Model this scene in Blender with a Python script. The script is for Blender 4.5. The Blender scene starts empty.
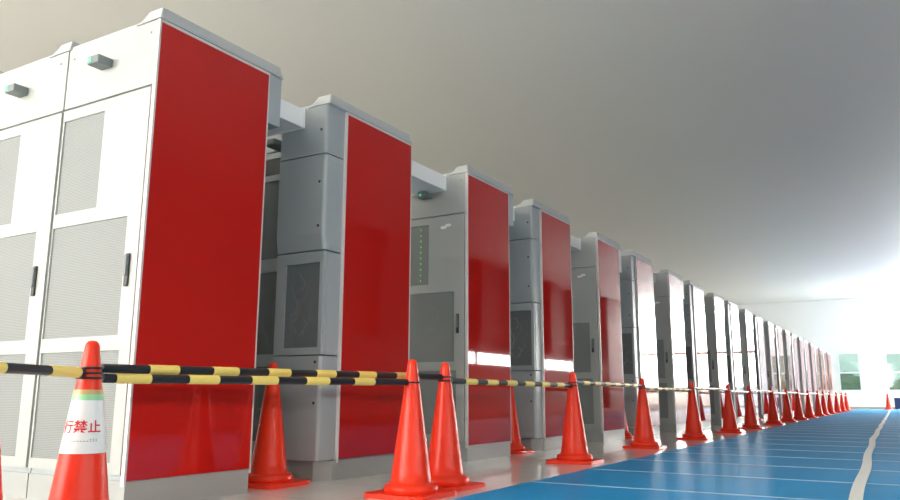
import bpy, bmesh, math, random
from mathutils import Vector, Matrix
random.seed(7)
scene = bpy.context.scene
COL = scene.collection

# ------------------------------------------------------------------ camera
F_PX, PITCH, ROLL, YAW, CAM_Z = 770.5, math.radians(10.75), math.radians(0.215), math.radians(30.78), 0.492
fw = Vector((-math.sin(YAW) * math.cos(PITCH), math.cos(YAW) * math.cos(PITCH), math.sin(PITCH)))
rt = Vector((math.cos(YAW), math.sin(YAW), 0))
up = rt.cross(fw)
c_, s_ = math.cos(ROLL), math.sin(ROLL)
rt, up = c_ * rt + s_ * up, -s_ * rt + c_ * up
cam_data = bpy.data.cameras.new('camera')
cam_data.sensor_width = 36.0
cam_data.lens = F_PX * 36.0 / 900.0
cam_data.clip_end = 300
cam = bpy.data.objects.new('camera', cam_data)
COL.objects.link(cam)
m4 = Matrix((rt, up, -fw)).transposed().to_4x4()
m4.translation = (0, 0, CAM_Z)
cam.matrix_world = m4
scene.camera = cam

# ------------------------------------------------------------------ world, exposure
world = bpy.data.worlds.new('World')
scene.world = world
world.use_nodes = True
bg = world.node_tree.nodes['Background']
bg.inputs[0].default_value = (0.85, 0.93, 1.0, 1)
bg.inputs[1].default_value = 1.6
vs = scene.view_settings
vs.view_transform = 'Standard'
vs.look = 'None'
vs.exposure = 0.28
vs.gamma = 1.0
vs.use_curve_mapping = False
# daylight behind the frosted window panes: one radiance for every window of the hall
L_DAY = 24.0

# ------------------------------------------------------------------ materials
def mat(name, col, rough=0.5, var=0.04, scale=6.0, spec=0.5, metal=0.0, coat=0.0, emit=None, estr=0.0, bump=0.0, bscale=60.0):
    m = bpy.data.materials.new(name)
    m.use_nodes = True
    nt = m.node_tree
    b = nt.nodes['Principled BSDF']
    b.inputs['Roughness'].default_value = rough
    b.inputs['Metallic'].default_value = metal
    b.inputs['Specular IOR Level'].default_value = spec
    b.inputs['Coat Weight'].default_value = coat
    b.inputs['Coat Roughness'].default_value = 0.02
    tc = nt.nodes.new('ShaderNodeTexCoord')
    nz = nt.nodes.new('ShaderNodeTexNoise')
    nz.inputs['Scale'].default_value = scale
    nz.inputs['Detail'].default_value = 3
    nt.links.new(tc.outputs['Object'], nz.inputs['Vector'])
    mx = nt.nodes.new('ShaderNodeMix')
    mx.data_type = 'RGBA'
    mx.inputs['A'].default_value = tuple(max(0, c * (1 - var)) for c in col) + (1,)
    mx.inputs['B'].default_value = tuple(min(1, c * (1 + var)) for c in col) + (1,)
    nt.links.new(nz.outputs['Fac'], mx.inputs['Factor'])
    nt.links.new(mx.outputs['Result'], b.inputs['Base Color'])
    if emit:
        b.inputs['Emission Color'].default_value = emit + (1,)
        b.inputs['Emission Strength'].default_value = estr
    if bump > 0:
        n2 = nt.nodes.new('ShaderNodeTexNoise')
        n2.inputs['Scale'].default_value = bscale
        bp = nt.nodes.new('ShaderNodeBump')
        bp.inputs['Strength'].default_value = bump
        bp.inputs['Distance'].default_value = 0.01
        nt.links.new(tc.outputs['Object'], n2.inputs['Vector'])
        nt.links.new(n2.outputs['Fac'], bp.inputs['Height'])
        nt.links.new(bp.outputs['Normal'], b.inputs['Normal'])
    return m

def perforated(name, light, dark, pitch, transp=0.0):
    """sheet metal with a grid of fine punched holes"""
    m = mat(name, light, 0.55, 0.02)
    nt = m.node_tree
    b = nt.nodes['Principled BSDF']
    tc = next(n for n in nt.nodes if n.type == 'TEX_COORD')
    waves = []
    for d in ('X', 'Z'):
        w = nt.nodes.new('ShaderNodeTexWave')
        w.bands_direction = d
        w.inputs['Scale'].default_value = 0.314 / pitch
        nt.links.new(tc.outputs['Object'], w.inputs['Vector'])
        waves.append(w)
    mu = nt.nodes.new('ShaderNodeMath')
    mu.operation = 'MULTIPLY'
    nt.links.new(waves[0].outputs['Fac'], mu.inputs[0])
    nt.links.new(waves[1].outputs['Fac'], mu.inputs[1])
    mr = nt.nodes.new('ShaderNodeMapRange')
    mr.inputs['From Min'].default_value = 0.25
    mr.inputs['From Max'].default_value = 0.45
    nt.links.new(mu.outputs[0], mr.inputs['Value'])
    mx = nt.nodes.new('ShaderNodeMix')
    mx.data_type = 'RGBA'
    mx.inputs['A'].default_value = light + (1,)
    mx.inputs['B'].default_value = dark + (1,)
    nt.links.new(mr.outputs['Result'], mx.inputs['Factor'])
    nt.links.new(mx.outputs['Result'], b.inputs['Base Color'])
    if transp > 0:
        tr = nt.nodes.new('ShaderNodeBsdfTransparent')
        ms = nt.nodes.new('ShaderNodeMixShader')
        sc = nt.nodes.new('ShaderNodeMath')
        sc.operation = 'MULTIPLY_ADD'
        sc.inputs[1].default_value = 0.5
        sc.inputs[2].default_value = transp
        nt.links.new(mr.outputs['Result'], sc.inputs[0])
        nt.links.new(sc.outputs[0], ms.inputs[0])
        nt.links.new(b.outputs[0], ms.inputs[1])
        nt.links.new(tr.outputs[0], ms.inputs[2])
        nt.links.new(ms.outputs[0], nt.nodes['Material Output'].inputs['Surface'])
    return m

M = {}
M['paint'] = mat('cabinet_light_grey_paint', (0.43, 0.44, 0.425), 0.32, 0.015)
M['paint_side'] = mat('cabinet_grey_paint', (0.38, 0.415, 0.425), 0.3, 0.015)
M['plinth'] = mat('plinth_grey_paint', (0.36, 0.37, 0.36), 0.35, 0.02)
M['cap'] = mat('cap_pale_paint', (0.47, 0.485, 0.48), 0.4, 0.015)
M['trim'] = mat('aluminium_edge', (0.66, 0.62, 0.60), 0.3, 0.02)
M['red'] = mat('red_gloss_panel', (0.50, 0.012, 0.009), 0.03, 0.02, 2.0, 0.5, 0, 0.25)
M['mesh'] = perforated('perforated_grey_sheet', (0.27, 0.28, 0.275), (0.12, 0.13, 0.13), 0.008)
M['mesh_dark'] = perforated('perforated_dark_sheet', (0.30, 0.33, 0.34), (0.10, 0.11, 0.12), 0.008, 0.42)
M['dark'] = mat('dark_grey_plastic', (0.03, 0.032, 0.035), 0.4, 0.05)
M['cavity'] = mat('cabinet_interior_grey', (0.11, 0.125, 0.13), 0.6, 0.05)
M['housing'] = mat('device_grey_plastic', (0.17, 0.20, 0.20), 0.4, 0.03)
M['green'] = mat('green_lamp', (0.15, 0.45, 0.32), 0.3, 0.02, emit=(0.12, 0.8, 0.5), estr=0.45)
M['led'] = mat('green_led', (0.05, 0.4, 0.05), 0.3, 0.02, emit=(0.12, 0.8, 0.1), estr=0.55)
M['led_dim'] = mat('dim_green_led', (0.15, 0.25, 0.16), 0.3, 0.02, emit=(0.3, 0.6, 0.35), estr=0.08)
M['white'] = mat('white_paint', (0.93, 0.94, 0.93), 0.4, 0.01)
M['cable_w'] = mat('white_cable', (0.75, 0.75, 0.72), 0.4, 0.02)
M['cable_o'] = mat('orange_cable', (0.7, 0.22, 0.05), 0.4, 0.02)
M['cone'] = mat('orange_red_vinyl', (0.86, 0.036, 0.009), 0.35, 0.05, 9.0, 0.35)
M['black'] = mat('black_tube', (0.018, 0.019, 0.022), 0.35, 0.05)
M['yellow'] = mat('yellow_reflective_band', (1.0, 0.74, 0.19), 0.35, 0.03)
M['sign'] = mat('white_sign_vinyl', (0.90, 0.90, 0.87), 0.4, 0.01)
M['sign_green'] = mat('green_sign_band', (0.33, 0.70, 0.36), 0.4, 0.01)
M['sign_gold'] = mat('yellowish_sign_edge', (0.62, 0.42, 0.16), 0.4, 0.01)
M['sign_red'] = mat('red_sign_ink', (0.72, 0.02, 0.02), 0.5, 0.01)
M['sign_ink'] = mat('grey_sign_ink', (0.18, 0.17, 0.16), 0.5, 0.01)
M['tape'] = mat('white_floor_tape', (0.93, 0.94, 0.88), 0.45, 0.02, 12)
M['mat_blue'] = mat('blue_floor_mat', (0.006, 0.30, 0.66), 0.42, 0.10, 2.5, 0.22)
# soft vinyl: mostly matt, with a faint even sheen
nt = M['mat_blue'].node_tree
pb = nt.nodes['Principled BSDF']
df = nt.nodes.new('ShaderNodeBsdfDiffuse')
gs = nt.nodes.new('ShaderNodeBsdfGlossy')
gs.inputs['Roughness'].default_value = 0.3
gs.inputs['Color'].default_value = (0.8, 0.8, 0.8, 1)
mxs = nt.nodes.new('ShaderNodeMixShader')
fre = nt.nodes.new('ShaderNodeFresnel')
fre.inputs['IOR'].default_value = 1.35
mrp = nt.nodes.new('ShaderNodeMapRange')
mrp.inputs['To Min'].default_value = 0.03
mrp.inputs['To Max'].default_value = 0.22
nt.links.new(fre.outputs[0], mrp.inputs['Value'])
nt.links.new(mrp.outputs['Result'], mxs.inputs[0])
nt.links.new(pb.inputs['Base Color'].links[0].from_socket, df.inputs['Color'])
nt.links.new(df.outputs[0], mxs.inputs[1])
nt.links.new(gs.outputs[0], mxs.inputs[2])
nt.links.new(mxs.outputs[0], nt.nodes['Material Output'].inputs['Surface'])
M['joint'] = mat('pale_blue_joint_glint', (0.25, 0.46, 0.62), 0.4, 0.05)  # paler than the mat: colour paints the light reflected by its seams
M['ceil'] = mat('smooth_ceiling_plaster', (0.81, 0.79, 0.735), 0.6, 0.01, 0.6)
M['wall'] = mat('white_wall_paint', (0.90, 0.90, 0.87), 0.55, 0.01, 0.8)
M['wall_dull'] = mat('beige_wall_paint', (0.42, 0.39, 0.36), 0.6, 0.03, 0.8)
M['wall_brown'] = mat('grey_brown_wall_panel', (0.17, 0.145, 0.13), 0.6, 0.03, 0.8)
M['pillar'] = mat('dark_brown_pillar', (0.04, 0.025, 0.022), 0.6, 0.03, 0.8)
M['brown'] = mat('brown_rail_paint', (0.22, 0.12, 0.10), 0.5, 0.03)
M['frame'] = mat('window_frame_white', (0.85, 0.87, 0.85), 0.4, 0.01)
M['blind'] = mat('dark_blue_cloth', (0.03, 0.05, 0.12), 0.7, 0.05)
M['hedge'] = mat('outdoor_foliage', (0.10, 0.17, 0.11), 0.8, 0.35, 1.5)
M['ground'] = mat('outdoor_ground', (0.22, 0.26, 0.22), 0.9, 0.1, 0.5)

def emitter(name, col, s):
    return mat(name, (0.8, 0.8, 0.8), 0.6, 0.01, emit=col, estr=s)
M['daylight'] = emitter('daylit_frosted_glass', (1.0, 0.98, 0.94), L_DAY)

# tinted clear window glass
g = bpy.data.materials.new('green_tinted_glass')
g.use_nodes = True
nt = g.node_tree
for n in list(nt.nodes):
    if n.type == 'BSDF_PRINCIPLED':
        nt.nodes.remove(n)
tr = nt.nodes.new('ShaderNodeBsdfTransparent')
tr.inputs[0].default_value = (0.55, 0.66, 0.60, 1)
gl = nt.nodes.new('ShaderNodeBsdfGlossy')
gl.inputs['Roughness'].default_value = 0.05
ms = nt.nodes.new('ShaderNodeMixShader')
ms.inputs[0].default_value = 0.08
nt.links.new(tr.outputs[0], ms.inputs[1])
nt.links.new(gl.outputs[0], ms.inputs[2])
nt.links.new(ms.outputs[0], nt.nodes['Material Output'].inputs['Surface'])
M['glass'] = g

# raised floor: glossy beige panels with fine joints
fm = mat('glossy_beige_floor', (0.58, 0.565, 0.51), 0.13, 0.03, 1.5, 0.5)
nt = fm.node_tree
b = nt.nodes['Principled BSDF']
tc = next(n for n in nt.nodes if n.type == 'TEX_COORD')
br = nt.nodes.new('ShaderNodeTexBrick')
br.offset = 0.0
br.inputs['Scale'].default_value = 1.0
br.inputs['Brick Width'].default_value = 0.6
br.inputs['Row Height'].default_value = 0.6
br.inputs['Mortar Size'].default_value = 0.003
br.inputs['Color1'].default_value = (0.72, 0.71, 0.67, 1)
br.inputs['Color2'].default_value = (0.68, 0.67, 0.635, 1)
br.inputs['Mortar'].default_value = (0.48, 0.47, 0.44, 1)
nt.links.new(tc.outputs['Object'], br.inputs['Vector'])
nt.links.new(br.outputs['Color'], b.inputs['Base Color'])
M['floor'] = fm

# ------------------------------------------------------------------ mesh helpers
def b_box(bm, x0, x1, y0, y1, z0, z1):
    v = [bm.verts.new(p) for p in ((x0, y0, z0), (x1, y0, z0), (x1, y1, z0), (x0, y1, z0),
                                   (x0, y0, z1), (x1, y0, z1), (x1, y1, z1), (x0, y1, z1))]
    for f in ((0, 3, 2, 1), (4, 5, 6, 7), (0, 1, 5, 4), (1, 2, 6, 5), (2, 3, 7, 6), (3, 0, 4, 7)):
        bm.faces.new([v[i] for i in f])

def b_prism(bm, prof, axis, a0, a1):
    """polygon prof (2D) extruded along axis; axis 'x': prof=(y,z), 'y': prof=(x,z), 'z': prof=(x,y)"""
    def p(q, a):
        return {'x': (a, q[0], q[1]), 'y': (q[0], a, q[1]), 'z': (q[0], q[1], a)}[axis]
    v0 = [bm.verts.new(p(q, a0)) for q in prof]
    v1 = [bm.verts.new(p(q, a1)) for q in prof]
    bm.faces.new(v0)
    bm.faces.new(v1)
    n = len(prof)
    for i in range(n):
        bm.faces.new((v0[i], v0[(i + 1) % n], v1[(i + 1) % n], v1[i]))

def b_lathe(bm, prof, n=24, cap=True, cx=0, cy=0):
    rings = []
    for r, z in prof:
        rings.append([bm.verts.new((cx + r * math.cos(2 * math.pi * i / n), cy + r * math.sin(2 * math.pi * i / n), z)) for i in range(n)])
    for a, b_ in zip(rings, rings[1:]):
        for i in range(n):
            bm.faces.new((a[i], a[(i + 1) % n], b_[(i + 1) % n], b_[i]))
    if cap:
        bm.faces.new(rings[0])
        bm.faces.new(rings[-1])

def b_tube(bm, pts, r, n=10, closed=False):
    pts = [Vector(p) for p in pts]
    rings = []
    N = len(pts)
    for k, p in enumerate(pts):
        if closed:
            t = pts[(k + 1) % N] - pts[k - 1]
        else:
            t = pts[min(k + 1, N - 1)] - pts[max(k - 1, 0)]
        t.normalize()
        ref = Vector((0, 0, 1)) if abs(t.z) < 0.9 else Vector((1, 0, 0))
        u = t.cross(ref).normalized()
        w = u.cross(t)
        rings.append([bm.verts.new(p + r * (math.cos(2 * math.pi * i / n) * u + math.sin(2 * math.pi * i / n) * w)) for i in range(n)])
    rng = range(N if closed else N - 1)
    for k in rng:
        a, b_ = rings[k], rings[(k + 1) % N]
        for i in range(n):
            bm.faces.new((a[i], a[(i + 1) % n], b_[(i + 1) % n], b_[i]))
    if not closed:
        bm.faces.new(rings[0])
        bm.faces.new(rings[-1])

def b_plate(bm, x0, x1, z0, z1, holes, y0, y1):
    """upright plate in the XZ plane with rectangular holes, thickness y0..y1"""
    xs = sorted({x0, x1, *[h[0] for h in holes], *[h[1] for h in holes]})
    zs = sorted({z0, z1, *[h[2] for h in holes], *[h[3] for h in holes]})
    def solid(i, j):
        if i < 0 or j < 0 or i >= len(xs) - 1 or j >= len(zs) - 1:
            return False
        cx, cz = (xs[i] + xs[i + 1]) / 2, (zs[j] + zs[j + 1]) / 2
        return not any(h[0] < cx < h[1] and h[2] < cz < h[3] for h in holes)
    def quad(*ps):
        bm.faces.new([bm.verts.new(p) for p in ps])
    for i in range(len(xs) - 1):
        for j in range(len(zs) - 1):
            if not solid(i, j):
                continue
            a, b_, c, d = xs[i], xs[i + 1], zs[j], zs[j + 1]
            quad((a, y0, c), (b_, y0, c), (b_, y0, d), (a, y0, d))
            quad((a, y1, c), (a, y1, d), (b_, y1, d), (b_, y1, c))
            if not solid(i - 1, j):
                quad((a, y0, c), (a, y0, d), (a, y1, d), (a, y1, c))
            if not solid(i + 1, j):
                quad((b_, y0, c), (b_, y1, c), (b_, y1, d), (b_, y0, d))
            if not solid(i, j - 1):
                quad((a, y0, c), (a, y1, c), (b_, y1, c), (b_, y0, c))
            if not solid(i, j + 1):
                quad((a, y0, d), (b_, y0, d), (b_, y1, d), (a, y1, d))
    bmesh.ops.remove_doubles(bm, verts=bm.verts, dist=1e-5)

def link(name, bm, m, parent=None, bevel=0.0, smooth=False, segs=2):
    if bevel > 0:
        bmesh.ops.remove_doubles(bm, verts=bm.verts, dist=1e-6)
        es = [e for e in bm.edges if len(e.link_faces) == 2 and e.calc_face_angle(0) > 0.3]
        bmesh.ops.bevel(bm, geom=es, offset=bevel, segments=segs, affect='EDGES', profile=0.5)
    bmesh.ops.recalc_face_normals(bm, faces=bm.faces)
    me = bpy.data.meshes.new(name)
    bm.to_mesh(me)
    bm.free()
    if smooth:
        for p in me.polygons:
            p.use_smooth = True
    me.materials.append(M[m])
    o = bpy.data.objects.new(name, me)
    COL.objects.link(o)
    o.parent = parent
    return o

def box(name, dims, m, parent=None, bevel=0.0):
    bm = bmesh.new()
    b_box(bm, *dims)
    return link(name, bm, m, parent, bevel)

def empty(name, loc, label=None, cat=None, group=None):
    o = bpy.data.objects.new(name, None)
    o.empty_display_size = 0.1
    COL.objects.link(o)
    o.location = loc
    if label:
        tag(o, label, cat, group)
    return o

def tag(o, label, cat, group=None):
    o['label'] = label
    o['category'] = cat
    if group:
        o['group'] = group

def struct(o, label=None):
    o['kind'] = 'structure'
    if label:
        o['label'] = label
        
    return o

def copy_tree(o, parent=None):
    c = o.copy()
    COL.objects.link(c)
    c.parent = parent
    for ch in list(o.children):
        copy_tree(ch, c)
    return c

ORD = ['zeroth', 'first', 'second', 'third', 'fourth', 'fifth', 'sixth', 'seventh', 'eighth', 'ninth', 'tenth', 'eleventh',
       'twelfth', 'thirteenth', 'fourteenth', 'fifteenth', 'sixteenth', 'seventeenth', 'eighteenth', 'nineteenth', 'twentieth',
       'twenty-first', 'twenty-second', 'twenty-third', 'twenty-fourth']

# ------------------------------------------------------------------ the hall
XL, XR, YB_, YF, ZC = -15.0, 6.5, -8.0, 40.0, 5.0
struct(box('floor', (XL, XR, YB_, YF, -0.2, 0.0), 'floor'), 'glossy beige raised floor beside the cabinets')
struct(box('ceiling', (XL, XR, YB_, YF, ZC, ZC + 0.2), 'ceil'), 'smooth pale ceiling')

def wall_with_holes(name, axis, pos0, pos1, a0, a1, holes, m):
    bm = bmesh.new()
    b_plate(bm, a0, a1, 0, ZC, holes, 0, 1)
    for v in bm.verts:
        x, y, z = v.co
        d = pos0 + (pos1 - pos0) * y
        v.co = (x, d, z) if axis == 'y' else (d, x, z)
    return struct(link(name, bm, m))

WIN = [0]
def window(axis, pos, a0, a1, z0, z1, glass, bars=(), mull=(), t=0.07, depth=0.1, label=None):
    """frame with panes set into a wall opening; axis = wall normal axis, pos = inner wall face, depth outwards"""
    WIN[0] += 1
    def dims(u0, u1, d0, d1, w0, w1):
        d0, d1 = sorted((pos + d0, pos + d1))
        return (u0, u1, d0, d1, w0, w1) if axis == 'y' else (d0, d1, u0, u1, w0, w1)
    out = '_offscreen' if glass == 'daylight' else ''     # lit windows that stand outside the picture
    w = empty('window_%d%s' % (WIN[0], out), (0, 0, 0))
    struct(w, label)
    bm = bmesh.new()
    b_box(bm, *dims(a0, a0 + t, -0.01 * (1 if depth > 0 else -1), depth, z0, z1))
    b_box(bm, *dims(a1 - t, a1, -0.01 * (1 if depth > 0 else -1), depth, z0, z1))
    b_box(bm, *dims(a0 + t, a1 - t, 0, depth, z0, z0 + t))
    b_box(bm, *dims(a0 + t, a1 - t, 0, depth, z1 - t, z1))
    link('window_frame', bm, 'frame', w)
    zs = [z0 + t] + [q for b2 in bars for q in (b2 - t / 2, b2 + t / 2)] + [z1 - t]
    us = [a0 + t] + [q for b2 in mull for q in (b2 - t / 2, b2 + t / 2)] + [a1 - t]
    for b2 in bars:
        box('transom', dims(a0 + t, a1 - t, 0, depth, b2 - t / 2, b2 + t / 2), 'frame', w)
    for b2 in mull:
        box('mullion', dims(b2 - t / 2, b2 + t / 2, 0.005, depth * 0.99, z0 + t, z1 - t), 'frame', w)
    for i in range(0, len(us), 2):
        for j in range(0, len(zs), 2):
            np_ = 'window_%d_pane_%d_offscreen' % (WIN[0], 1 + i // 2 + (len(us) // 2) * (j // 2)) if out else 'pane'
            box(np_, dims(us[i], us[i + 1], depth * 0.5, depth * 0.6, zs[j], zs[j + 1]), glass, w)
    return w

# far wall: glazed windows beside the row, tall daylit windows further along
fw_holes = [(-3.0, -2.06, 0.78, 2.55), (-1.07, -0.13, 0.78, 2.50)]
fw_big = [(0.5, 3.3, 0.95, 4.8), (3.6, 6.4, 0.95, 4.8)]
wall_with_holes('wall_far', 'y', YF, YF + 0.15, XL, XR, fw_holes + fw_big, 'wall')
window('y', YF, *fw_holes[0], 'glass', bars=(1.62,), label='white framed far window beside the end of the cabinet row')
window('y', YF, *fw_holes[1], 'glass', bars=(1.62,), label='white framed far window above the small cone')
for h in fw_big:
    window('y', YF, *h, 'daylight', bars=(2.67,), mull=((h[0] + h[1]) / 2,))
struct(box('trim_1', (-3.4, 0.45, YF - 0.035, YF, 2.64, 2.70), 'frame'), 'thin pale rail above the far windows')
struct(box('baseboard_far', (XL, XR, YF - 0.02, YF, 0, 0.09), 'wall_dull'))

# right side wall: pale bays with dark pillars, a low strip of windows and near windows
big = [(36.6, 39.8, 1.3, 4.9)]
strip = [(y, min(y + 2.78, 33.85), 1.5, 2.0) for y in (19.9, 22.75, 25.6, 28.45, 31.28)]
near = [(y, y + 2.78, 1.5, 2.0) for y in (-6.5, -3.65, -0.8, 2.05)]
wall_with_holes('wall_right', 'x', XR, XR + 0.2, YB_, YF, big + strip + near, 'wall_brown')
for h in big:
    window('x', XR, *h, 'daylight', mull=((h[0] + h[1]) / 2,))
for h in strip:
    window('x', XR, *h, 'daylight')
for h in near:
    window('x', XR, *h, 'daylight', mull=((h[0] + h[1]) / 2,))
for i, y in enumerate((13.85, 16.7, 19.5, 22.45, 25.35, 28.25, 31.15)):
    struct(box('trim_%d' % (i + 3), (XR - 0.35, XR, y, y + 0.5, 2.12, ZC), 'pillar'))
struct(box('trim_11', (XR - 0.7, XR, 33.9, 36.5, 0, ZC), 'pillar'))
struct(box('trim_12', (0.4, XR, YF - 0.05, YF - 0.012, 2.60, 2.74), 'brown'))
struct(box('trim_2', (XR - 0.06, XR, 8.0, YF, 2.60, 2.72), 'brown'))

struct(box('wall_left', (XL - 0.2, XL, YB_, YF, 0, ZC), 'wall'))

# back wall with daylit windows behind the photographer
back = [(x, x + 2.6, 1.6, 3.7) for x in (-13.5, -10.5, -7.5, -4.5)]
wall_with_holes('wall_back', 'y', YB_, YB_ - 0.2, XL, XR, back, 'wall')
for h in back:
    window('y', YB_, *h, 'daylight', bars=(2.65,), mull=((h[0] + h[1]) / 2,), depth=-0.1)

# outdoors beyond the far windows
struct(box('ground', (-30, 25, YF + 0.15, YF + 40, -0.4, -0.1), 'ground'))
bm = bmesh.new()
for hx, hw, hh in ((-3.6, 2.3, 1.5), (-0.4, 1.9, 1.2), (2.6, 2.2, 1.6)):
    n0 = len(bm.verts)
    bmesh.ops.create_icosphere(bm, subdivisions=4, radius=1.0)
    bm.verts.ensure_lookup_table()
    for v in bm.verts[n0:]:
        n = math.sin(v.co.x * 9 + hx) * math.sin(v.co.y * 11) * math.sin(v.co.z * 10 + 1)
        v.co *= 1 + 0.12 * n + random.uniform(-0.04, 0.04)
        v.co = Vector((hx + v.co.x * hw, YF + 6 + v.co.y * 1.5, -0.15 + max(0, v.co.z + 0.25) * hh))
tag(link('hedge', bm, 'hedge'), 'dark green hedge outside, seen through the far windows', 'hedge')

# ------------------------------------------------------------------ blue mat strips and tape (laid on the floor)
floor = bpy.data.objects['floor']
PITCH_MAT = 0.95
y = -2.41
proto = pj = None
def edge_x(yy):
    return -1.935 - 0.0095 * yy
k = 0
while y < YF - 1.2:
    bm = bmesh.new()
    y0, y1 = y + 0.004, y + PITCH_MAT - 0.004
    b_prism(bm, [(edge_x(y0), y0), (2.0, y0), (2.0, y1), (edge_x(y1), y1)], 'z', 0.0, 0.006)
    mt = link('mat_strip', bm, 'mat_blue', floor, bevel=0.002, segs=1)
    if y > -1:
        bm = bmesh.new()
        b_box(bm, edge_x(y) + 0.01, 1.99, y - 0.014, y + 0.014, 0.0055, 0.0085)
        link('joint_glint', bm, 'joint', floor)  # pale strip standing in for the glint along a raised mat seam
    y += PITCH_MAT
    k += 1

M['added_floor'] = mat('added_dark_floor_cover', (0.11, 0.10, 0.092), 0.9, 0.15, 20, 0.2, bump=0.3, bscale=200)  # unseen dark floor, added to cut window glare and blue bounce
tag(box('added_dark_floor', (2.005, XR - 0.75, YB_ + 0.1, YF - 0.1, 0.0, 0.008), 'added_floor', None, bevel=0.003), 'added dark floor strip out of view beside the blue mats, cutting glare', 'added_floor')
pts = [(-0.265, 3.2), (-0.305, 4.6), (-0.345, 6.0), (-0.405, 7.85), (-0.49, 10.7), (-0.60, 16.6), (-0.77, 26.4), (-0.97, 37.0)]
fine = []
for (a, b_) in zip(pts, pts[1:]):
    n = max(2, int((b_[1] - a[1]) / 0.2))
    for i in range(n):
        t = i / n
        fine.append((a[0] + (b_[0] - a[0]) * t + 0.006 * math.sin(2.2 * (a[1] + (b_[1] - a[1]) * t)), a[1] + (b_[1] - a[1]) * t))
bm = bmesh.new()
rows = []
for x, yy in fine:
    w = 0.031 + 0.001 * math.sin(1.3 * yy)
    rows.append([bm.verts.new(p) for p in ((x - w, yy, 0.006), (x - w, yy, 0.011), (x + w, yy, 0.011), (x + w, yy, 0.006))])
for a, b_ in zip(rows, rows[1:]):
    for i in range(4):
        bm.faces.new((a[i], a[(i + 1) % 4], b_[(i + 1) % 4], b_[i]))
bm.faces.new(rows[0])
bm.faces.new(rows[-1])
o = link('floor_tape', bm, 'tape')
tag(o, 'wavy white tape line running along the blue floor mats', 'tape')

# ------------------------------------------------------------------ cabinets
X0, YA0, PAIR, AB = -3.0, 2.268, 3.044, 1.463
DEPTH = 0.755

def cap(root, x0, x1, y0, y1, hump=0.17):
    bm = bmesh.new()
    b_box(bm, x0, x1, y0 + 0.012, y1, 2.30, 2.325)
    link('top_cap', bm, 'cap', root, bevel=0.004)
    # bevelled rail along the right edge of the top
    bm = bmesh.new()
    za, zb = 2.302, 2.372
    lo = [(x1 - hump, y0), (x1, y0), (x1, y1), (x1 - hump, y1)]
    hi = [(x1 - hump + 0.055, y0 + 0.02), (x1 - 0.012, y0 + 0.02), (x1 - 0.012, y1 - 0.01), (x1 - hump + 0.055, y1 - 0.01)]
    v0 = [bm.verts.new((*p, za)) for p in lo]
    v1 = [bm.verts.new((*p, zb)) for p in hi]
    bm.faces.new(v0)
    bm.faces.new(v1)
    for i in range(4):
        bm.faces.new((v0[i], v0[(i + 1) % 4], v1[(i + 1) % 4], v1[i]))
    link('top_rail', bm, 'cap', root, bevel=0.006)

def end_panel(root):
    p = box('end_panel', (-0.022, 0.0, 0.011, DEPTH - 0.006, 0.121, 2.285), 'red', root, bevel=0.0015)
    bm = bmesh.new()
    b_box(bm, -0.022, 0.001, 0.0, 0.011, 0.10, 2.300)
    b_box(bm, -0.022, 0.001, DEPTH - 0.006, DEPTH + 0.002, 0.10, 2.300)
    b_box(bm, -0.022, 0.001, 0.011, DEPTH - 0.006, 2.285, 2.300)
    link('panel_edge_trim', bm, 'trim', root)
    return p

def status_light(root, xc, y0, zc=2.142, lens=True, ln=0.085):
    h = box('status_lamp', (xc - 0.045, xc + 0.045, y0 - ln, y0, zc - 0.022, zc + 0.022), 'housing', root, bevel=0.006)
    if lens:
        bm = bmesh.new()
        b_box(bm, xc - 0.032, xc - 0.008, y0 - 0.088, y0 - 0.084, zc - 0.012, zc + 0.01)
        link('lamp_lens', bm, 'green', h)

def badge(parent, x, y, z):
    bm = bmesh.new()
    for dx in (-0.022, 0.022):
        b_prism(bm, [(x + dx + 0.03 * math.cos(a), z + dx * 0.35 + 0.013 * math.sin(a)) for a in [2 * math.pi * i / 12 for i in range(12)]], 'y', y - 0.003, y)
    link('badge', bm, 'white', parent)

def handle(parent, x, y, z0, z1):
    bm = bmesh.new()
    b_box(bm, x - 0.013, x + 0.013, y - 0.012, y, z0, z1)
    h = link('handle', bm, 'dark', parent, bevel=0.004)
    bm = bmesh.new()
    b_box(bm, x - 0.006, x + 0.009, y - 0.022, y - 0.011, z0 + 0.045, z1 - 0.008)
    link('handle_lever', bm, 'housing', h, bevel=0.003)

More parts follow.
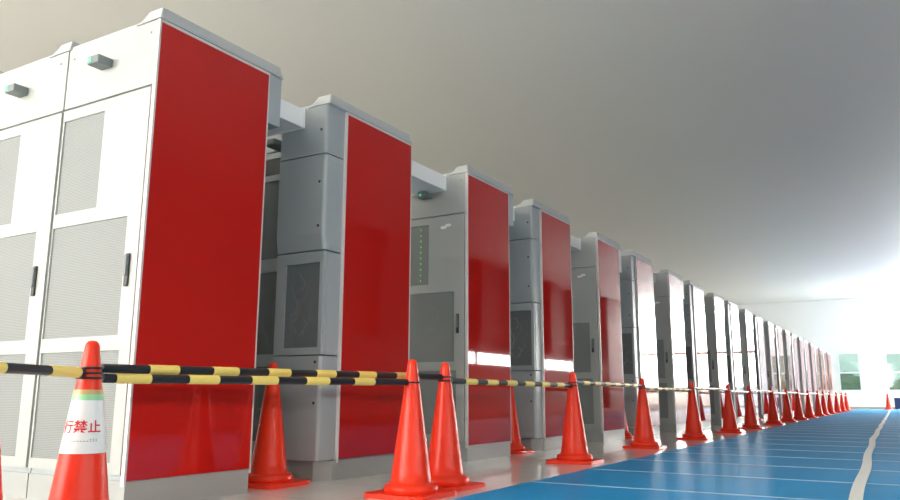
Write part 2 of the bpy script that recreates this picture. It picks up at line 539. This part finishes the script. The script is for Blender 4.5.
def cabinet_a(end):
    W = 0.722
    r = empty('server_cabinet', (0, 0, 0))
    xr = -0.022 if end else 0.0
    box('plinth', (-W, -0.006 if end else 0.0, 0.012, DEPTH - 0.005, 0, 0.119), 'plinth', r)
    bm = bmesh.new()   # carcass: shell open towards the doors
    b_box(bm, -W, xr, 0.13, DEPTH, 0.118, 2.301)
    b_box(bm, -W, -W + 0.02, 0.022, 0.13, 0.118, 2.301)
    b_box(bm, xr - 0.02, xr, 0.022, 0.13, 0.118, 2.301)
    b_box(bm, -W + 0.02, xr - 0.02, 0.022, 0.13, 1.955, 2.301)
    b_box(bm, -W + 0.02, xr - 0.02, 0.022, 0.13, 0.118, 0.15)
    link('body', bm, 'paint_side', r)
    box('upper_panel', (-W + 0.002, xr - 0.001, 0.0, 0.022, 1.966, 2.30), 'paint', r, bevel=0.003)
    holes = [(-0.705, -0.37, 1.395, 1.897), (-0.71, -0.125, 0.763, 1.325), (-0.705, -0.105, 0.194, 0.694)]
    bm = bmesh.new()
    b_plate(bm, -W + 0.006, xr - 0.008, 0.146, 1.955, holes, 0.0, 0.024)
    d = link('door', bm, 'paint', r)
    for h in holes:
        box('mesh_panel', (h[0], h[1], 0.008, 0.012, h[2], h[3]), 'mesh', d)
    handle(d, -0.09, 0.0, 0.985, 1.14)
    badge(d, -0.205, 0.0, 1.868)
    for sx, sz in ((-0.06, 2.24), (-W + 0.05, 2.24)):
        bm = bmesh.new()
        b_prism(bm, [(sx + 0.006 * math.cos(a), sz + 0.006 * math.sin(a)) for a in [2 * math.pi * i / 8 for i in range(8)]], 'y', -0.002, 0.002)
        link('screw', bm, 'housing', r)
    status_light(r, -0.385, 0.0)
    cap(r, -W, 0.0, 0.0, DEPTH + 0.105)
    box('rear_housing', (-W + 0.02, -0.002, DEPTH + 0.002, DEPTH + 0.10, 2.005, 2.30), 'paint_side', r, bevel=0.004)
    if end:
        end_panel(r)
    return r

def cable(parent, x, z, m, y):
    bm = bmesh.new()
    pts = []
    n = 14
    ph = random.uniform(0, 6)
    a = random.uniform(0.012, 0.03)
    L = random.uniform(0.08, 0.22)
    for i in range(n):
        t = i / (n - 1)
        pts.append((x + a * math.sin(ph + t * 5), y + 0.01 * math.cos(ph + t * 4), z - L * t))
    b_tube(bm, pts, 0.006, 6)
    link('cable', bm, m, parent, smooth=True)

def cabinet_b_end():
    r = empty('column_cabinet', (0, 0, 0))
    W, yf, yl = 0.40, -0.175, -0.158
    bm = bmesh.new()
    b_prism(bm, [(-W, -0.11), (-0.09, -0.11), (-0.012, -0.03), (-0.006, 0.0), (-0.006, DEPTH - 0.005), (-W, DEPTH - 0.005)], 'z', 0, 0.112)
    link('plinth', bm, 'plinth', r)
    bm = bmesh.new()
    b_box(bm, -W, -0.022, 0.0, DEPTH, 0.105, 2.301)
    link('body', bm, 'paint_side', r)
    c = 0.022   # rounded front corner
    def corner(y0):
        a = [(-W, 0.002), (-W, y0)]
        for i in range(5):
            t = math.pi / 2 * i / 4
            a.append((-0.018 - c + c * math.sin(t), y0 + c - c * math.cos(t)))
        a.append((-0.018, 0.002))
        return a
    bm = bmesh.new()
    b_prism(bm, corner(yf), 'z', 1.983, 2.302)
    link('upper_panel', bm, 'paint_side', r, bevel=0.002, segs=1)
    bm = bmesh.new()
    prof = corner(yf)
    lo = corner(yl)
    rings = []
    for pr, z in ((prof, 1.976), (prof, 1.47), (lo, 1.372)):
        rings.append([bm.verts.new((p[0], p[1], z)) for p in pr])
    for a, b2 in zip(rings, rings[1:]):
        n = len(a)
        for i in range(n):
            bm.faces.new((a[i], a[(i + 1) % n], b2[(i + 1) % n], b2[i]))
    bm.faces.new(rings[0])
    bm.faces.new(rings[-1])
    mp = link('middle_panel', bm, 'paint_side', r)
    # lower door with a mesh window in front of the cabling
    hole = (-0.325, -0.05, 0.778, 1.295)
    bm = bmesh.new()
    b_plate(bm, -W, -0.022, 0.735, 1.364, [hole], yl, yl + 0.03)
    b_box(bm, -0.042, -0.018, yl + 0.03, 0.0, 0.735, 1.364)
    b_box(bm, -W, -W + 0.02, yl + 0.03, 0.0, 0.735, 1.364)
    d = link('door', bm, 'paint_side', r)
    box('mesh_panel', (hole[0], hole[1], yl + 0.010, yl + 0.014, hole[2], hole[3]), 'mesh_dark', d)
    box('backing_plate', (-W + 0.02, -0.042, -0.012, -0.002, 0.74, 1.36), 'cavity', d)
    for i in range(9):
        cable(d, random.uniform(-0.29, -0.11), random.uniform(0.95, 1.26), 'cable_o' if i in (3, 7) else 'cable_w', yl + 0.032)
    bm = bmesh.new()
    b_prism(bm, corner(yl), 'z', 0.118, 0.727)
    bp = link('base_panel', bm, 'paint_side', r, bevel=0.002, segs=1)
    for z, y0 in ((2.14, yf), (1.80, yf), (1.52, yf), (0.69, yl), (0.45, yl)):
        bm = bmesh.new()
        b_prism(bm, [(-0.062 + 0.009 * math.cos(a), z + 0.009 * math.sin(a)) for a in [2 * math.pi * i / 10 for i in range(10)]], 'y', y0 - 0.003, y0 + 0.004)
        link('lock', bm, 'dark', r)
    cap(r, -W, 0.0, yf, DEPTH)
    end_panel(r)
    return r

def cabinet_b_mid():
    r = empty('equipment_cabinet', (0, 0, 0))
    W, yf = 0.727, 0.06
    box('plinth', (-W, 0, yf + 0.012, DEPTH - 0.005, 0, 0.119), 'plinth', r)
    bm = bmesh.new()
    b_box(bm, -W, 0, 0.2, DEPTH, 0.118, 2.301)
    b_box(bm, -W, -W + 0.02, yf + 0.024, 0.2, 0.118, 2.301)
    b_box(bm, -0.02, 0, yf + 0.024, 0.2, 0.118, 2.301)
    link('body', bm, 'paint_side', r)
    box('upper_panel', (-W + 0.002, -0.002, yf, yf + 0.022, 2.16, 2.30), 'paint_side', r, bevel=0.003)
    holes = [(-0.66, -0.04, 1.99, 2.11), (-0.66, -0.04, 1.40, 1.95), (-0.66, -0.12, 0.76, 1.31), (-0.66, -0.12, 0.2, 0.68)]
    bm = bmesh.new()
    b_plate(bm, -W + 0.006, -0.004, 0.146, 2.15, holes, yf, yf + 0.024)
    d = link('door', bm, 'paint_side', r)
    for i, h in enumerate(holes):
        box('mesh_panel', (h[0], h[1], yf + 0.008, yf + 0.012, h[2], h[3]), 'dark' if i == 0 else 'mesh_dark', d)
    box('backing_plate', (-W + 0.02, -0.02, 0.18, 0.198, 0.15, 2.14), 'cavity', d)
    for i in range(12):
        cable(d, random.uniform(-0.62, -0.15), random.uniform(0.95, 1.28), 'cable_o' if i % 5 == 3 else 'cable_w', yf + 0.035)
    handle(d, -0.08, yf, 0.76, 0.90)
    status_light(r, -0.14, yf, 2.148, False, 0.2)
    cap(r, -W, 0.0, yf, DEPTH)
    return r

pa_end, pa_mid, pb_end, pb_mid = cabinet_a(True), cabinet_a(False), cabinet_b_end(), cabinet_b_mid()
used = set()
def place(proto, loc, label, cat, group):
    if proto.name in used:
        o = copy_tree(proto)
    else:
        used.add(proto.name)
        o = proto
    o.location = loc
    tag(o, label, cat, group)
    return o

NR = 23
for i in range(NR):
    ya = YA0 + PAIR * (i // 2)
    rank = ORD[i + 1]
    if i % 2 == 0:
        place(pa_end, (X0, ya, 0), 'red-ended grey mesh-door cabinet, %s rank from the cone with the sign' % rank, 'cabinet', 'red-ended cabinets along the aisle')
        nm = 2 if i == 0 else (1 if i < 7 else 0)
        for j in range(nm):
            if i == 0:
                lab = ['pale grey mesh-door cabinet joined to the first red-ended one, behind the cone with the sign', 'pale grey mesh-door cabinet two places in from the first red end panel'][j]
            else:
                lab = 'grey mesh-door cabinet inside the %s rank, adjoining its red-ended cabinet' % rank
            place(pa_mid, (X0 - 0.73 * (j + 1), ya, 0), lab, 'cabinet', 'inner cabinets of the ranks')
    else:
        yb = ya + AB
        place(pb_end, (X0, yb, 0), 'red-ended narrow bulging grey cabinet, %s rank from the cone with the sign' % rank, 'cabinet', 'red-ended cabinets along the aisle')
        if i < 8:
            place(pb_mid, (X0 - 0.403, yb, 0), 'grey cabinet with dark mesh recessed beside the column cabinet of the %s rank' % rank, 'cabinet', 'inner cabinets of the ranks')

# glowing indicator lamps behind the mesh of the third rank
third = [o for o in COL.objects if o.get('label', '').startswith('red-ended') and 'third rank' in o['label']][0]
door3 = [c for c in third.children if c.name.startswith('door')][0]
lm = None
for i in range(10):
    if lm is None:
        lm = box('indicator_lamp', (-0.004, 0.004, 0.003, 0.0085, -0.006, 0.006), 'led', door3)
        o = lm
    else:
        o = lm.copy()
        COL.objects.link(o)
    o.location = (-0.452, 0, 1.43 + 0.048 * i)
lr = None
for x, z in ((-0.33, 1.20), (-0.29, 1.12), (-0.36, 1.03), (-0.25, 0.96), (-0.31, 0.88)):
    if lr is None:
        lr = box('indicator_lamp', (-0.006, 0.006, 0.003, 0.0085, -0.005, 0.005), 'led_dim', door3)
        o = lr
    else:
        o = lr.copy()
        COL.objects.link(o)
    o.location = (x, 0, z)

# overhead cable ducts bridging the gaps between ranks
def duct(y0, y1, label):
    r = empty('cable_duct', (-3.207, y0, 0), label, 'duct', 'white ducts bridging the ranks')
    L = y1 - y0
    box('duct_body', (-0.34, 0.0, -0.002, L + 0.002, 2.174, 2.298), 'white', r, bevel=0.003)
    bm = bmesh.new()
    b_box(bm, -0.345, 0.006, L - 0.012, L - 0.001, 2.170, 2.3)
    link('duct_flange', bm, 'white', r)
for i in range(14):
    ya = YA0 + PAIR * (i // 2)
    if i % 2 == 0:
        y0, y1 = ya + DEPTH + 0.10, ya + AB - 0.175
    else:
        y0, y1 = ya + AB + DEPTH, ya + PAIR
    duct(y0, y1, 'white box duct bridging the tops of the %s and %s cabinet ranks' % (ORD[i + 1], ORD[i + 2]))

# ------------------------------------------------------------------ traffic cones
CH = 0.68
def cone_r(z):
    return 0.104 + (0.026 - 0.104) * (z - 0.07) / (0.645 - 0.07)
def make_cone():
    r = empty('traffic_cone', (0, 0, 0))
    bm = bmesh.new()
    h, q = 0.18, 0.05
    prof = []
    for sx, sy, st in ((1, 1, 0), (-1, 1, 1), (-1, -1, 2), (1, -1, 3)):
        for i in range(5):
            a = math.pi / 2 * (st + i / 4)
            prof.append((sx * (h - q) + q * math.cos(a), sy * (h - q) + q * math.sin(a)))
    b_prism(bm, prof, 'z', 0.0, 0.022)
    link('base', bm, 'cone', r, bevel=0.005, segs=2)
    bm = bmesh.new()
    pr = [(0.136, 0.018), (0.136, 0.045), (0.128, 0.06), (0.110, 0.064), (cone_r(0.07), 0.07)]
    for i in range(1, 12):
        z = 0.07 + (0.645 - 0.07) * i / 11
        pr.append((cone_r(z), z))
    pr += [(0.0245, 0.660), (0.021, 0.670), (0.014, 0.678), (0.006, 0.68)]
    b_lathe(bm, pr, 32)
    o = link('body', bm, 'cone', r, smooth=True)
    return r
pc = make_cone()
CONES = {}
def cone(key, x, y, label, rz=0.0, group='traffic cones guarding the cabinets'):
    o = place(pc, (x, y, 0.0), label, 'cone', group)
    o.rotation_euler.z = rz
    CONES[key] = (x, y)
    return o

sign_cone = cone('s', -2.475, 1.70, 'orange cone wearing a white sign sleeve with red lettering', 0.0)
cone('s2', -2.455, 1.325, 'orange cone tucked right beside the cone with the white sign', 0.0)
cone('s0', -1.80, 0.03, 'orange cone before the one with the sign, holding up the first bar', 0.2)
aisle = [(-2.225, 3.36), (-2.275, 3.77), (-2.29, 5.72), (-2.34, 7.68), (-2.32, 9.60), (-2.31, 11.65), (-2.33, 13.4), (-2.33, 15.7),
         (-2.33, 17.6), (-2.33, 19.4), (-2.33, 21.4), (-2.33, 23.6), (-2.33, 25.1), (-2.33, 27.0), (-2.33, 29.4), (-2.33, 31.6), (-2.33, 33.6)]
for i, (x, y) in enumerate(aisle):
    cone(i, x, y, 'orange cone along the blue mats, %s after the cone with the sign' % ORD[i + 1], random.uniform(-0.06, 0.06) if i > 1 else 0.0)
for i in range(10):
    if i == 0:
        lab = 'orange cone standing in the gap behind the first red end panel'
    else:
        lab = 'orange cone standing in the gap behind the red end panel of the %s rank' % ORD[2 * i + 1]
    cone('g%d' % i, -3.17, YA0 + PAIR * i + 1.07, lab, 0.05)
cone('far', -1.07, 38.6, 'small lone orange cone at the far wall by the end of the white tape')

# sign sleeve wrapped round the first cone (parts of that cone)
def sleeve(name, z0, z1, m, parent, off):
    bm = bmesh.new()
    n = 40
    b_lathe(bm, [(cone_r(z0) + off, z0), (cone_r(z1) + off, z1)], n, cap=False)
    b_lathe(bm, [(cone_r(z1) + 0.0002, z1), (cone_r(z0) + 0.0002, z0)], n, cap=False)
    bmesh.ops.remove_doubles(bm, verts=bm.verts, dist=1e-6)
    return link(name, bm, m, parent, smooth=True)
ss = sleeve('sign_sleeve', 0.298, 0.508, 'sign', sign_cone, 0.0018)
sleeve('green_band', 0.474, 0.494, 'sign_green', ss, 0.0026)
sleeve('yellow_edge', 0.494, 0.510, 'sign_gold', ss, 0.0026)
view_ang = math.atan2(-1.70, 2.49)            # angle on the sleeve that faces the aisle
ZT = 0.392
def wrap(me, size, ang0, zbase, off):
    """bend flat lettering round the sleeve: x runs along the circumference, y up"""
    for v in me.vertices:
        z = zbase + v.co.y * size
        r = cone_r(z) + off
        a = ang0 + v.co.x * size / cone_r(ZT)
        v.co = (r * math.cos(a), r * math.sin(a), z)
def lettering(text, size, ang0, zbase, m, name):
    cu = bpy.data.curves.new(name, 'FONT')
    cu.body = text
    cu.resolution_u = 3
    cu.offset = 0.018
    tmp = bpy.data.objects.new('tmp_text', cu)
    COL.objects.link(tmp)
    dg = bpy.context.evaluated_depsgraph_get()
    me = bpy.data.meshes.new_from_object(tmp.evaluated_get(dg))
    bpy.data.objects.remove(tmp)
    bmt = bmesh.new()
    bmt.from_mesh(me)
    bmesh.ops.subdivide_edges(bmt, edges=[e for e in bmt.edges if e.calc_length() > 0.15], cuts=2)
    bmesh.ops.triangulate(bmt, faces=bmt.faces)
    bmt.to_mesh(me)
    bmt.free()
    wrap(me, size, ang0, zbase, 0.0030)
    me.materials.clear()
    me.materials.append(M[m])
    o = bpy.data.objects.new(name, me)
    COL.objects.link(o)
    o.parent = ss
    return o
SZ = 0.044
dA = SZ / cone_r(ZT)
lettering('通行禁止', SZ, view_ang + math.radians(-14) - 2.5 * dA, ZT - 0.022, 'sign_red', 'red_lettering')
# one line of fine print, too small to read
bm = bmesh.new()
for i in range(11):
    a0 = view_ang + math.radians(-50 + i * 8.0)
    for zz in (0.338, 0.344):
        q = [(a0, zz), (a0 + 0.075, zz), (a0 + 0.075, zz + 0.0022), (a0, zz + 0.0022)]
        if i < 8 and zz > 0.34:
            continue
        bm.faces.new([bm.verts.new(((cone_r(z) + 0.003) * math.cos(a), (cone_r(z) + 0.003) * math.sin(a), z)) for a, z in q])
link('fine_print', bm, 'sign_ink', ss)

# ------------------------------------------------------------------ striped bars between the cones
def bar(a, b_, za, zb, label, first=0.15, step=0.142, nb=6, wd=0.075):
    (xa, ya), (xb, yb) = CONES[a], CONES[b_]
    r = empty('cone_bar', (xa, ya, 0), label, 'bar', 'black and yellow cone bars')
    d = Vector((xb - xa, yb - ya, zb - za))
    L = d.length
    u = d / L
    A = Vector((0, 0, za))
    ra, rb = cone_r(za) + 0.004, cone_r(zb) + 0.004
    p0, p1 = A + u * (ra + 0.004), A + d - u * (rb + 0.004)
    bm = bmesh.new()
    b_tube(bm, [p0, p1], 0.0165, 12)
    link('tube', bm, 'black', r, smooth=False)
    for c0, rr in ((A, ra), (A + d, rb)):
        bm = bmesh.new()
        b_tube(bm, [(c0.x + rr * math.cos(t), c0.y + rr * math.sin(t), c0.z) for t in [2 * math.pi * i / 24 for i in range(24)]], 0.0045, 6, closed=True)
        link('end_ring', bm, 'black', r, smooth=True)
    for i in range(nb):
        t = first + step * i
        bm = bmesh.new()
        b_tube(bm, [A + d * (t - wd / 2), A + d * (t + wd / 2)], 0.0180, 12)
        link('yellow_band', bm, 'yellow', r)
bar('s0', 's', 0.580, 0.567, 'striped bar from the cone before the one with the sign', 0.12, 0.2, 5, 0.085)
bar('s', 1, 0.5845, 0.599, 'higher striped bar from the cone with the sign, passing behind the next cone', 0.138, 0.1365, 6, 0.06)
bar('s', 0, 0.5495, 0.562, 'lower striped bar from the cone with the sign to the first after it', 0.095, 0.174, 5, 0.08)
for i in range(1, len(aisle) - 1):
    bar(i, i + 1, 0.578 if i % 2 else 0.601, 0.578 if i % 2 else 0.601, 'striped bar between the %s and %s cones after the one with the sign' % (ORD[i + 1], ORD[i + 2]))

# dark blue case at the far wall beside the lone cone
o = empty('equipment_case', (-0.62, 39.3, 0), 'dark blue case standing by the far wall beside the lone cone', 'case')
box('case_body', (-0.22, 0.22, -0.2, 0.2, 0.03, 0.42), 'blind', o, bevel=0.02)
box('case_lid', (-0.225, 0.225, -0.205, 0.205, 0.40, 0.50), 'blind', o, bevel=0.02)
bm = bmesh.new()
for sx in (-0.15, 0.15):
    for sy in (-0.13, 0.13):
        b_box(bm, sx - 0.03, sx + 0.03, sy - 0.03, sy + 0.03, 0.0, 0.035)
link('foot', bm, 'dark', o)
